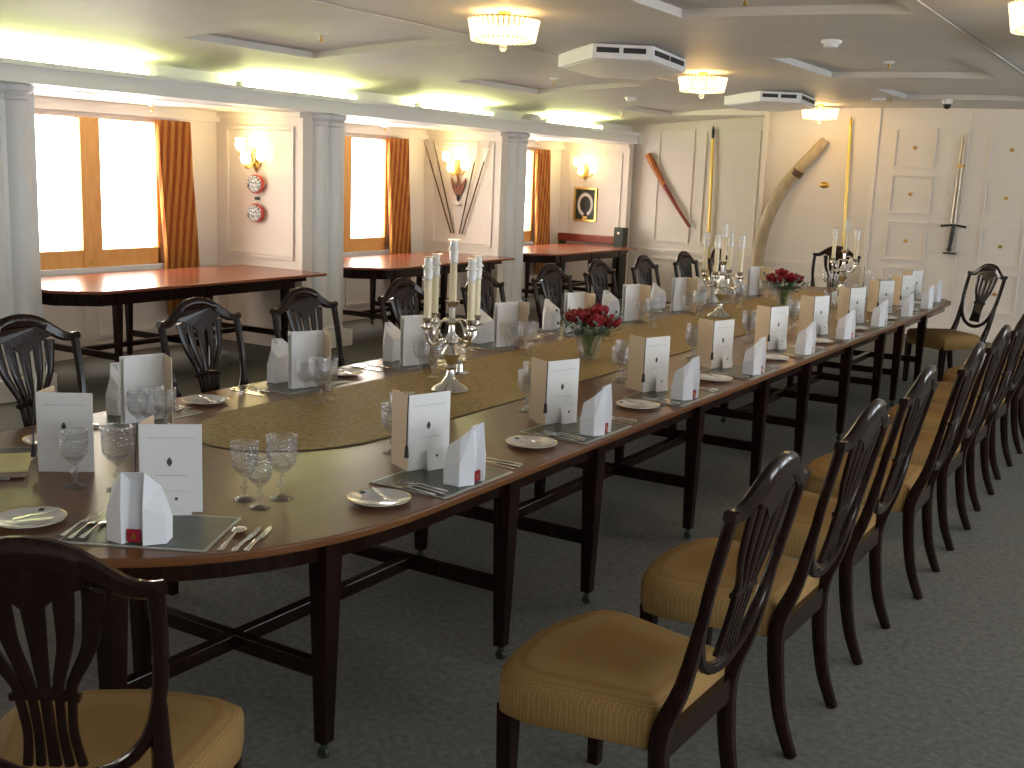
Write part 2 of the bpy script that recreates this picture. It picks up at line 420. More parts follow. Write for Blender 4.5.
b.box(-3.53, -3.47, YF-.025, YF, 0, 2.66)
b.box(-2.47, -2.45, YF-.012, YF, .1, 2.60); b.box(-1.42, -1.40, YF-.012, YF, .1, 2.60)
moulding(b, 'y', YF, -4.72, -3.62, .15, .62)
for x0 in (-3.28, -2.22, -1.17, -.1):
    for z0 in (.33, .88, 1.43, 1.97): moulding(b, 'y', YF, x0, x0+.47, z0, z0+.46, .02, .022)
struct(b.build('trim_30', M['trim']))
b = MB()
b.box(-4.9, XR, YF-.02, YF, 0, .12); b.box(-7, -4.9, YREC-.02, YREC, 0, .12)
struct(b.build('baseboard_far', M['trim']))
# side of the room behind the photographer, with its own daylit windows
b = MB(); y = YBK
WR = [(-1.4, .2), (1.4, 3.2), (4.4, 6.2), (7.4, 9.2), (10.4, 12.2)]
for a, c in WR:
    b.box(XR, XR+.12, y, a, 0, 2.7); b.box(XR, XR+.12, a, c, 0, .85); b.box(XR, XR+.12, a, c, 2.1, 2.7); y = c
b.box(XR, XR+.12, y, YF+.1, 0, 2.7)
struct(b.build('wall_right', M['wall']))
for n, (a, c) in enumerate(WR):
    t = MB(); t.box(XR, XR+.06, a, c, .85, .92); t.box(XR, XR+.06, a, c, 2.04, 2.1); t.box(XR, XR+.06, a, a+.05, .85, 2.1); t.box(XR, XR+.06, c-.05, c, .85, 2.1); t.box(XR, XR+.06, (a+c)/2-.05, (a+c)/2+.05, .85, 2.1)
    fr = struct(t.build('window_%d' % (n+6), M['oak']))
    MB().box(XR+.05, XR+.06, a, c, .85, 2.1).build('window_blind', M['blindR'], fr)
struct(MB().box(XW-.2, XR+.3, YBK-.12, YBK, 0, 2.7).build('wall_back', M['wall']))

# ---------------------------------------------------------------- curtains
def curtain(name, y0, y1, label, flip=1):
    b = MB(); n = 56; vs = []
    zs = [.3, .76, 1.2, 1.6, 2.0, 2.07]
    ys = [( .09, .02), (.065, .0), (.035,-.01), (.0,-.01), (-.02,0), (-.025,0)]
    for z, (sh, _) in zip(zs, ys):
        for i in range(n+1):
            t = i/n; A = .028*(1 if z < 2.05 else .8)
            yy = y0 + (y1-y0)*t + sh*flip
            vs.append((XW+.10 + A*math.sin(t*2*PI*7), yy + .006*math.sin(t*2*PI*14), z))
    fs = [(j*(n+1)+i, j*(n+1)+i+1, (j+1)*(n+1)+i+1, (j+1)*(n+1)+i) for j in range(len(zs)-1) for i in range(n)]
    b.faces(vs, fs); o = b.build(name, M['curtain'], smooth=True)
    s_ = o.modifiers.new('thick', 'SOLIDIFY'); s_.thickness = .004
    tag(o, label, 'curtain', 'orange striped curtains'); return o
where = ['nearest window bay', 'middle window bay', 'far window bay beside the third column']
for k in (0, 1, 2):
    dy = 3.35*k
    if k < 1 or True:
        curtain('curtain', 7.04+dy, 7.46+dy, 'orange striped curtain at the right of the %s' % where[k])

# ---------------------------------------------------------------- cove tubes
for k, (a, c) in enumerate(((4.3, 6.05), (7.0, 8.5), (9.5, 10.9), (12.1, 13.6))):
    t = thing('fluorescent_light', ['nearest', 'second', 'third', 'farthest'][k] + ' glowing fluorescent tube in the cove on top of the white beam', 'light', (XB-.18, (a+c)/2, ZB0+.06), 0, 'cove lights along the beam')
    h = (c-a)/2
    MB().box(-.04, .04, -h, h, 0, .07).build('batten', M['white'], t)
    MB().tube([(.0, -h+.03, .105), (.0, h-.03, .105)], .03, 10).build('tube', M['tube'], t)
    for s_ in (-1, 1): MB().box(-.03, .03, s_*h-.02, s_*h+.02, 0, .14).build('lamp_holder', M['white'], t)
# ---------------------------------------------------------------- ceiling lamps
def ceiling_lamp():
    t = thing('crystal_ceiling_lamp', 'x', 'ceiling lamp', (0,0,0), 0, 'crystal ceiling lamps')
    MB().lathe([(.02,-.03),(.035,-.022),(.04,0)], 20).build('ceiling_rose', M['gold'], t, True)
    g = MB(); g.lathe([(.195,-.055),(.21,-.05),(.21,-.04),(.195,-.04),(.195,-.055)], 32, cap=False); g.lathe([(.17,-.165),(.185,-.16),(.185,-.15),(.17,-.15),(.17,-.165)], 32, cap=False)
    g.build('gilt_ring', M['gold'], t, True)
    for k in range(40):
        a = 2*PI*k/40; r0, r1 = .205, .182
        MB().tube([(r0*math.cos(a), r0*math.sin(a), -.045), (r1*math.cos(a), r1*math.sin(a), -.165)], .0105, 6).build('crystal_rod', M['crystal'], t)
    MB().lathe([(1e-5,-.18),(.10,-.172),(.175,-.158),(.175,-.153),(1e-5,-.155)], 28).build('glass_dish', M['crystal'], t, True)
    MB().sphere((0,0,-.2), .024).build('finial', M['glass'], t, True)
    f = MB()
    for k in range(3): f.sphere((.07*math.cos(k*2.09), .07*math.sin(k*2.09), -.10), .028)
    f.build('bulb', M['bulb'], t, True)
    return t
cl0 = ceiling_lamp()
LP = [(-3.69, 5.82, 'nearest crystal drum lamp on the ceiling, high above the left of the table'),
      (-3.9, 9.42, 'second crystal drum lamp, between the two white air vents'),
      (-4.0, 13.25, 'farthest crystal drum lamp, close to the far wall above the tusk'),
      (-.67, 5.62, 'crystal drum lamp cut off at the top right corner')]
for i, (x, y, lb) in enumerate(LP):
    o = cl0 if i == 0 else dup(cl0, (0,0,0), 0)
    o.location = (x, y, zc(x)); o['label'] = lb
    ld = bpy.data.lights.new('lamp_glow', 'POINT'); ld.energy = LAMP_W; ld.color = (1, .62, .25); ld.shadow_soft_size = .1
    lo = bpy.data.objects.new('lamp_glow', ld); C.objects.link(lo); lo.location = (0, 0, -.26); lo.parent = o
    ld2 = bpy.data.lights.new('lamp_upglow', 'POINT'); ld2.energy = 1.6; ld2.color = (1, .50, .12); ld2.shadow_soft_size = .03
    lo2 = bpy.data.objects.new('lamp_upglow', ld2); C.objects.link(lo2); lo2.location = (0, 0, -.048); lo2.parent = o

# ---------------------------------------------------------------- ceiling fittings
def vent():
    t = thing('air_vent', 'x', 'air vent', (0,0,0), 0, 'white ceiling air vents')
    P = [(-.42,.05), (.18,-.52), (.53,-.28), (.41,.60), (-.19,1.17), (-.54,.93)]
    b = MB(); b.prism([(x*1.0,y*1.0) for x,y in P], -.10, 0); b.prism([(x*.94,y*.94+.02) for x,y in P], -.105, -.1)
    b.build('housing', M['white'], t, bevel=.006)
    def slots(p, q, n):
        p, q = Vector((*p, 0)), Vector((*q, 0)); d = (q-p); L = d.length; d.normalize(); ang = math.atan2(d.y, d.x)
        for i in range(n):
            a = p + d*(L*(.06 + .9*i/n)); e = p + d*(L*(.06+.9*(i+1)/n) - .03)
            m_ = (a+e)/2; h = (e-a).length/2
            s_ = MB(); s_.box(-h, h, -.004, .004, -.018, .018); o = s_.build('slot', M['darkgrille'], t)
            o.location = (m_.x, m_.y, -.042); o.rotation_euler = (0, 0, ang)
    slots(P[1], P[2], 2); slots(P[2], P[3], 2); slots(P[4], P[5], 2)
    return t
v0 = vent()
for i, (x, y, lb) in enumerate([(-4.02, 7.76, 'white angular air vent on the ceiling between the first two lamps'),
        (-4.2, 11.75, 'white angular air vent on the ceiling near the far wall'), (-.50, 6.95, 'white air vent at the right edge of the ceiling')]):
    o = v0 if i == 0 else dup(v0, (0,0,0), 0)
    o.location = (x, y, zc(x)-.003); o['label'] = lb
def sprinkler():
    t = thing('sprinkler', 'x', 'sprinkler', (0,0,0), 0, 'ceiling sprinklers')
    MB().lathe([(.012,-.02),(.035,-.012),(.045,0)], 16).build('collar', M['white'], t, True)
    MB().lathe([(.003,-.065),(.018,-.06),(.018,-.056),(.008,-.05),(.008,-.02)], 12).build('nozzle', M['brass'], t, True)
    return t
s0 = sprinkler()
SPL = [(-5.21, 5.94, 'sprinkler on the ceiling nearest the first column'), (-5.28, 9.23, 'sprinkler on the ceiling between the first lamp and the beam'),
       (-2.26, 9.17, 'sprinkler in the right sunken ceiling panel'), (-2.19, 5.79, 'sprinkler at the top edge of the picture'),
       (-6.35, 12.83, 'sprinkler on the ceiling above the far end of the beam')]
for i, (x, y, lb) in enumerate(SPL):
    o = s0 if i == 0 else dup(s0, (0,0,0), 0)
    o.location = (x, y, zc(x) + (.035 if i in (2, 3) else 0)); o['label'] = lb
for (x, y), lb in zip(((-7.9, 6.82), (-8.0, 10.2), (-8.0, 13.6)), ('first', 'second', 'third')):
    o = dup(s0, (x, y, ZB0), 0, 'sprinkler in the low ceiling of the %s window bay' % lb)
def detector(x, y, lb):
    t = thing('smoke_detector', lb, 'smoke detector', (x, y, zc(x)), 0, 'smoke detectors')
    MB().lathe([(.03,-.05),(.045,-.045),(.05,-.025)], 20).build('sensor', M['white'], t, True)
    MB().lathe([(.06,-.025),(.065,-.015),(.065,0)], 20).build('base', M['white'], t, True)
detector(-2.23, 7.5, 'white smoke detector on the ceiling between the sunken panels')
detector(-5.5, 11.3, 'white smoke detector on the ceiling near the second lamp')
t = thing('dome_camera', 'small black dome camera on the ceiling above the sword', 'security camera', (-2.47, 12.6, zc(-2.47)))
MB().lathe([(.04,-.05),(.055,-.03),(.055,0)], 20).build('housing', M['white'], t, True)
MB().sphere((0,0,-.06), .042).build('dome', M['black'], t, True)
t = thing('ceiling_bracket', 'small white fitting on the ceiling left of the dome camera', 'fitting', (-3.13, 12.46, zc(-3.13)))
MB().box(-.09, .07, -.03, .03, -.03, 0).build('plate', M['white'], t, bevel=.004)
MB().box(.05, .12, -.02, .02, -.035, -.01).build('latch', M['steel'], t)
# pale flood fitting on top of the beam end of the third cove light
t = thing('cove_spotlight', 'drum shaped grey fitting sitting on the beam between the last two cove lights', 'light fitting', (XB-.16, 11.75, ZB0+.06))
MB().lathe([(.07,-.14),(.085,-.1),(.085,.1),(.07,.14)], 20, (0,0,.09), axis=(0,1,0)).build('drum', M['white'], t, True)
MB().box(-.06, .06, -.1, .1, 0, .03).build('base', M['white'], t)

# ---------------------------------------------------------------- wall sconces
def sconce():
    t = thing('wall_sconce', 'x', 'wall lamp', (0,0,0), 0, 'brass wall sconces')
    MB().lathe([(.001,-.14),(.022,-.10),(.04,-.02),(.045,.03),(.03,.07),(.012,.10),(.001,.12)], 16, (0,-.022,0)).build('backplate', M['brass'], t, True)
    SP = [(-.095,-.13,.09), (-.01,-.15,-.03), (.08,-.12,.12), (.17,-.13,.0)]
    for x, y, z in SP:
        p = spline([(0,-.04,-.02), (x*.5, y*.6, -.09), (x, y, z-.06), (x, y, z-.045)], 6)
        a = MB(); a.tube(p, .007, 8); a.lathe([(.004,-.05),(.028,-.042),(.012,-.035)], 12, (x, y, z)); a.build('arm', M['brass'], t, True)
        s_ = MB(); s_.lathe([(.018,-.03),(.042,-.01),(.048,.03),(.040,.06),(.047,.085),(.043,.085),(.036,.06),(.044,.03),(.038,-.006),(.015,-.026)], 20, (x, y, z), flute=.05)
        s_.build('glass_shade', M['shade'], t, True)
    return t
sc0 = sconce()
for i, (x, y, z, lb) in enumerate([(-7.66, 7.85, 1.77, 'lit brass wall sconce above the two round ornaments'),
        (-7.70, 11.25, 1.77, 'lit brass wall sconce between the spears'), (-7.78, 14.65, 1.80, 'lit brass wall sconce above the gold framed picture')]):
    o = sc0 if i == 0 else dup(sc0, (0,0,0), 0)
    o.location = (x, y, z); o['label'] = lb
    ld = bpy.data.lights.new('sconce_glow', 'POINT'); ld.energy = SCONCE_W*2.2; ld.color = (1, .76, .32); ld.shadow_soft_size = .08
    lo = bpy.data.objects.new('sconce_glow', ld); C.objects.link(lo); lo.location = (-.03, -.2, .17); lo.parent = o

# ---------------------------------------------------------------- wall ornaments in the bays
for z, lb in ((1.53, 'upper'), (1.26, 'lower')):
    t = thing('round_ornament', lb + ' of two round red ornaments with patterned faces under the first sconce', 'wall ornament', (-7.68, 7.85, z), R(12), 'round ornaments')
    MB().lathe([(.075,-.0),(.09,.02),(.09,.042),(.08,.06)], 28, (0,-.0,0), axis=(0,-1,0)).build('body', M['lacquer'], t, True)
    MB().lathe([(.08,.058),(.07,.066),(.04,.074),(.001,.077)], 28, (0,0,0), axis=(0,-1,0)).build('face', M['drumface'], t, True)
    t.location = (-7.645, 7.83, z)
o = MB().box(-.03, .03, -.006, 0, -.014, .014).build('wall_label', M['ink'], loc=(-7.66, 7.845, 1.395)); tag(o, 'tiny dark label between the two round ornaments', 'label')
def spear(x0, x1, lb):
    y = 11.25-.035
    t = thing('spear', lb, 'spear', (x0, y, .98), 0, 'spears fanned on the partition')
    d = Vector((x1-x0, 0, 1.10)); L = d.length; d.normalize()
    MB().tube([(0,0,0), d*(L-.25)], .009, 8).build('shaft', M['spear'], t, True)
    h = MB(); q = d*(L-.25)
    h.sweep([q, q+d*.04, q+d*.12, q+d*.25], [.012, .026, .022, .002], .008, (0,1,0)); h.build('spearhead', M['steel'], t)
spear(-7.76, -8.2, 'outer left spear of the four fanned beside the second sconce')
spear(-7.72, -8.06, 'inner left spear of the four fanned beside the second sconce')
spear(-7.64, -7.40, 'inner right spear of the four fanned beside the second sconce')
spear(-7.60, -7.24, 'outer right spear of the four fanned beside the second sconce')
t = thing('carved_trophy', 'fan of three dark pointed blades on the wall below the second sconce', 'wall ornament', (-7.68, 11.225, 1.40))
for a in (-24, 0, 24):
    d = Vector((math.sin(R(a)), 0, math.cos(R(a))))
    MB().sweep([d*.03, d*.08, d*.15, d*.22, d*.27], [.02, .045, .052, .036, .004], .014, (0,1,0)).build('blade', M['feather'], t, True)
MB().lathe([(.012,-.03),(.02,0),(.024,.05)], 12).build('socket', M['bronze'], t, True)
o = MB().lathe([(.001,-.02),(.045,-.014),(.05,0),(.045,.014),(.001,.02)], 16).build('white_shell', M['porcelain'], smooth=True, loc=(-7.68, 11.205, 1.33)); tag(o, 'small white shell below the three carved blades', 'ornament')
# framed picture
t = thing('framed_picture', 'small gold framed picture of a pale wreath round a black oval', 'picture', (-7.76, 14.65, 1.315))
b = MB(); W, H, q = .185, .245, .028
b.box(-W, W, -.03, 0, -H, -H+q); b.box(-W, W, -.03, 0, H-q, H); b.box(-W, -W+q, -.03, 0, -H+q, H-q); b.box(W-q, W, -.03, 0, -H+q, H-q)
b.build('frame', M['gold'], t, bevel=.004)
MB().box(-W+q, W-q, -.012, 0, -H+q, H-q).build('backing', M['bronze'], t)
b = MB()
for k in range(34):
    a = 2*PI*k/34 + .1
    if abs(a - 1.5*PI) < .25: continue
    p = Vector((.085*math.cos(a), -.016, .12*math.sin(a))); e = Vector((.135*math.cos(a+.1), -.018, .175*math.sin(a+.1)))
    b.sweep([p, (p+e)/2, e], [.008, .026, .004], .003, (0,1,0))
b.build('wreath', M['paper'], t)
MB().lathe([(.001,.0),(1,.0),(1,.006),(.001,.006)], 24, axis=(0,-1,0)).build('oval', M['black'], t).scale = (.075, 1, .11)
for ch in t.children:
    if ch.name.startswith('oval'): ch.location = (0, -.012, 0)
MB().box(-.035, .035, -.02, -.012, -.21, -.17).build('gilt_tablet', M['gold'], t)

# ---------------------------------------------------------------- side tables
def tapered_leg(x, y, h, w0=.062, w1=.036, caster=True, z0=.0):
    b = MB(); zb = z0 + (.055 if caster else 0)
    b.faces([(x-w1/2,y-w1/2,zb),(x+w1/2,y-w1/2,zb),(x+w1/2,y+w1/2,zb),(x-w1/2,y+w1/2,zb),
             (x-w0/2,y-w0/2,h),(x+w0/2,y-w0/2,h),(x+w0/2,y+w0/2,h),(x-w0/2,y+w0/2,h)],
            [(3,2,1,0),(4,5,6,7),(0,1,5,4),(1,2,6,5),(2,3,7,6),(3,0,4,7)])
    return b
def add_leg(t, x, y, h, w0=.062, w1=.036):
    l = tapered_leg(x, y, h, w0, w1).build('leg', M['wood'], t, bevel=.003)
    c = MB(); c.lathe([(.012,.03),(.012,.06)], 10, (x, y, 0)); c.lathe([(.017,-.009),(.02,-.005),(.02,.005),(.017,.009)], 12, (x, y, .02), axis=(0,1,0))
    c.build('caster', M['bronze'], l, True)
    return l
def side_table():
    # local frame: x across (front = +x), y along, origin mid-front edge near end
    t = thing('side_table', 'x', 'table', (0,0,0), 0, 'side tables in the window bays')
    T = .76
    out = [(0,.22),(0,2.72),(-.03,2.76),(-1.1,2.76),(-1.1,.22),(-.82,.0),(-.28,.0)]
    MB().prism(out, T-.024, T).build('tabletop', M['sidetop'], t, bevel=.006)
    a = MB(); xs = (-.06, -1.04)
    for x in xs: a.box(x-.012, x+.012, .25, 2.35, T-.115, T-.024)
    a.box(-.3, -.8, .03, .055, T-.115, T-.024)
    a.faces([(-.3,.03,T-.115),(-.05,.25,T-.115),(-.05,.25,T-.024),(-.3,.03,T-.024),(-.32,.05,T-.115),(-.07,.27,T-.115),(-.07,.27,T-.024),(-.32,.05,T-.024)],
            [(0,1,2,3),(4,5,6,7),(0,1,5,4),(3,2,6,7),(1,2,6,5),(0,3,7,4)])
    a.faces([(-.8,.03,T-.115),(-1.05,.25,T-.115),(-1.05,.25,T-.024),(-.8,.03,T-.024),(-.78,.05,T-.115),(-1.03,.27,T-.115),(-1.03,.27,T-.024),(-.78,.05,T-.024)],
            [(0,1,2,3),(4,5,6,7),(0,1,5,4),(3,2,6,7),(1,2,6,5),(0,3,7,4)])
    a.box(-1.05, -.05, 2.32, 2.345, T-.115, T-.024)
    for x in xs: a.prism([(0,0)]*0 or [(x-.012,2.35),(x+.012,2.35),(x+.012,2.5),(x-.012,2.5)], T-.06, T-.024)
    a.build('apron', M['wood'], t)
    for y in (.42, 1.33, 2.24):
        for x in (-.07, -1.03): add_leg(t, x, y, T-.024)
    s_ = MB()
    for y in (.42, 1.33, 2.24): s_.box(-1.03, -.07, y-.018, y+.018, .22, .27)
    s_.box(-.575, -.525, .42, 2.24, .225, .265)
    s_.build('stretcher', M['wood'], t, bevel=.003)
    return t
st0 = side_table()
for i, (y, lb) in enumerate(((5.12, 'long bare mahogany side table in the nearest window bay'), (8.5, 'bare mahogany side table in the middle window bay'), (11.9, 'bare mahogany side table in the far bay under the framed picture'))):
    o = st0 if i == 0 else dup(st0, (0,0,0), 0)
    o.location = (-6.76, y, 0); o['label'] = lb; o.scale = (1, (.985, .95, .91)[i], 1)
# folded bench with an end post standing behind the third table
t = thing('folded_bench', 'dark red wooden rail with a dark upright end post behind the far side table', 'bench', (-7.1, 14.37, 0))
MB().box(-1.02, 0, .12, .22, .78, .89).build('rail', M['redwood'], t, bevel=.01)
MB().box(-.09, .06, .10, .26, 0, 1.02).build('end_post', M['bronze'], t, bevel=.01)
MB().box(-1.0, -.92, .12, .22, 0, .78).build('leg', M['bronze'], t)
MB().lathe([(.02,0),(.02,.01)], 12, (-.015,.10,.94), axis=(0,-1,0)).build('knob', M['silver'], t)

# ---------------------------------------------------------------- far wall trophies
t = thing('gilt_pole', 'gold pole with a dark tip on the far wall left of the tusk', 'pole', (-5.86, YREC-.05, .35), 0, 'gold poles')
MB().tube([(0,0,0), (-.06,0,1.95)], .022, 12).build('shaft', M['goldpaint'], t, True)
MB().tube([(-.06,0,1.95), (-.063,0,2.05), (-.066,0,2.12)], [.018,.022,.004], 12).build('tip', M['bronze'], t, True)
t = thing('gilt_pole', 'gold pole on the far wall right of the tusk', 'pole', (-3.74, YF-.05, .35), 0, 'gold poles')
MB().tube([(0,0,0), (-.07,0,2.12)], .02, 12).build('shaft', M['goldpaint'], t, True)
MB().tube([(-.07,0,2.12), (-.072,0,2.2)], [.022,.008], 12).build('tip', M['gold'], t, True)
t = thing('war_club', 'brown carved wooden club slanting on the far wall', 'club', (-6.5, YREC-.06, 1.6))
p = [Vector((-.38,0,.46)), Vector((-.30,0,.34)), Vector((-.1,0,.04)), Vector((.12,0,-.26)), Vector((.33,0,-.52))]
MB().tube(p[:3], [.045,.05,.034], 12).build('head', M['clubwood'], t, True)
MB().tube(p[2:], [.034,.026,.022], 12).build('handle', M['redwood'], t, True)
t = thing('curved_tusk', 'great curved tusk standing against the far wall under the last lamp', 'tusk', (-4.45, YF-.12, 0))
pts = spline([(.36,.04,2.27), (.30,.02,2.18), (.05,0,1.88), (-.13,0,1.62), (-.27,0,1.3), (-.35,0,.95), (-.36,0,.55), (-.33,0,.13)], 5)
MB().tube(pts, lerp([.055,.068,.074,.08,.08,.078,.075,.07], len(pts)), 16).build('tusk', M['ivory'], t, True)
MB().tube([(.03,0,1.835), (.075,0,1.90)], .078, 16).build('strap', M['spear'], t, True)
MB().box(-.48, -.18, -.12, .1, 0, .13).build('base', M['wood'], t, bevel=.01)
o = MB().lathe([(.001,0),(.05,0),(.045,.012),(.001,.02)], 16, axis=(0,-1,0)).build('gilt_medallion', M['gold'], loc=(-4.08, YF, 1.73), smooth=True); o.scale = (1.3,1,.8)
tag(o, 'small gold medallion on the far wall right of the tusk', 'ornament')
n = 0
rows = {2.2:'top', 1.66:'second', 1.11:'third', .56:'lowest'}
for x, cn in ((-3.045,'left'), (-1.985,'right')):
    for z, rn in rows.items():
        b = MB(); b.lathe([(.001,.022),(.018,.02),(.022,.01),(.03,.0)], 12, axis=(0,-1,0))
        for k in range(8):
            a = k*PI/4; b.sphere((.024*math.cos(a), -.006, .024*math.sin(a)), .009, 6, 4)
        o = b.build('rosette', M['gold'], loc=(x, YF, z), smooth=True); o.scale = (.75,.9,.75)
        tag(o, 'gold rosette in the %s panel of the %s panel column by the sword' % (rn, cn), 'ornament', 'rosettes on the far wall panels')
t = thing('sword', 'long sword hanging point up on the far wall between the panels', 'sword', (-2.5, YF-.04, 1.33))
MB().sweep([(-.02,0,.02), (-.012,0,.5), (-.004,0,.95), (-.002,0,1.04)], [.05,.044,.034,.008], .014, (0,1,0)).build('blade', M['steel'], t)
MB().sweep([(-.15,0,-.02), (0,0,.0), (.13,0,-.02)], [.03,.02,.03], .03, (0,1,0)).build('crossguard', M['black'], t)
MB().tube([(-.01,0,-.01), (-.02,0,-.14), (-.03,0,-.27)], [.022,.026,.02], 12).build('grip', M['black'], t, True)
MB().sphere((-.032,0,-.285), .03).build('pommel', M['bronze'], t, True)
b = MB(); b.box(-.036, .036, -.022, .02, .66, .69); b.build('reflection_band', M['gold'], t)  # orange reflection on the blade, shaped as a gold band
b = MB(); b.box(-.09, .05, -.04, .03, -.34, -.32); b.build('rest', M['bronze'], t)

# ---------------------------------------------------------------- main table
T = .71
XRE, XLE = -1.90, -3.70
XC = (XRE+XLE)/2; HW = (XRE-XLE)/2
def table_outline(shrink=0):
    hw = HW-shrink; y0, b0 = 2.72, 1.07-shrink; y1, b1 = 10.75, .62-shrink
    pts = []
    N = 28
    for i in range(N+1):
        a = PI + PI*i/N
        ca, sa = math.cos(a), math.sin(a); e = .88
        pts.append((XC + hw*math.copysign(abs(ca)**e, ca), y0 + b0*math.copysign(abs(sa)**e, sa)))
    for i in range(N+1):
        a = PI*i/N
        ca, sa = math.cos(a), math.sin(a); e = .8
        pts.append((XC + hw*math.copysign(abs(ca)**e, ca), y1 + b1*math.copysign(abs(sa)**e, sa)))
    return pts
t = thing('dining_table', 'very long polished dining table laid for a banquet down the room', 'table', (0,0,0))
tt = MB().prism(table_outline(), T-.026, T).build('tabletop', M['top'], t, bevel=.006)
ap = MB()
o1, o2 = table_outline(.05), table_outline(.075)
n = len(o1)
vs = [(x,y,z) for z in (T-.085, T-.026) for x,y in o1] + [(x,y,z) for z in (T-.085, T-.026) for x,y in o2]
fs = []
for i in range(n):
    j = (i+1) % n
    fs += [(i,j,n+j,n+i), (2*n+i,3*n+i,3*n+j,2*n+j), (i,2*n+i,2*n+j,j)]
ap.faces(vs, fs); ap.build('apron', M['wood'], t)
LY = [2.33, 3.22, 3.88, 4.93, 5.87, 6.65, 7.58, 8.5, 9.1, 9.95]
XA, XB2 = -1.96, -2.80
for y in LY:
    for x in (XA if y > 3 else XA-.055, XB2): add_leg(t, x, y, T-.03, .072, .042)
add_leg(t, (XA+XB2)/2, 1.88, T-.03, .072, .042)
for y in LY:
    MB().box(XB2, XA if y > 3 else XA-.055, y-.018, y+.018, .255, .305).build('cross_stretcher', M['wood'], t, bevel=.003)
xm = (XA+XB2)/2
for a, c in ((1.88, 3.22), (3.88, 5.87), (6.65, 8.5), (9.1, 9.95)):
    MB().box(xm-.02, xm+.02, a, c, .257, .303).build('long_stretcher', M['wood'], t, bevel=.003)
# runner
def capsule(x0, x1, y0, y1, cap, N=14):
    xc, h = (x0+x1)/2, (x1-x0)/2; P = []
    for i in range(N+1): a = PI + PI*i/N; P.append((xc + h*math.cos(a), y0+cap + cap*math.sin(a)))
    for i in range(N+1): a = PI*i/N; P.append((xc + h*math.cos(a), y1-cap + cap*math.sin(a)))
    return P
t = thing('table_runner', 'olive gold table runner along the middle of the dining table', 'table runner', (0,0,T))
MB().prism(capsule(-3.33, -2.55, 2.78, 10.8, .5), 0.0005, .003).build('border', M['hem'], t)
MB().prism(capsule(-3.32, -2.56, 2.79, 10.79, .49), .003, .0045).build('brocade', M['runner'], t)

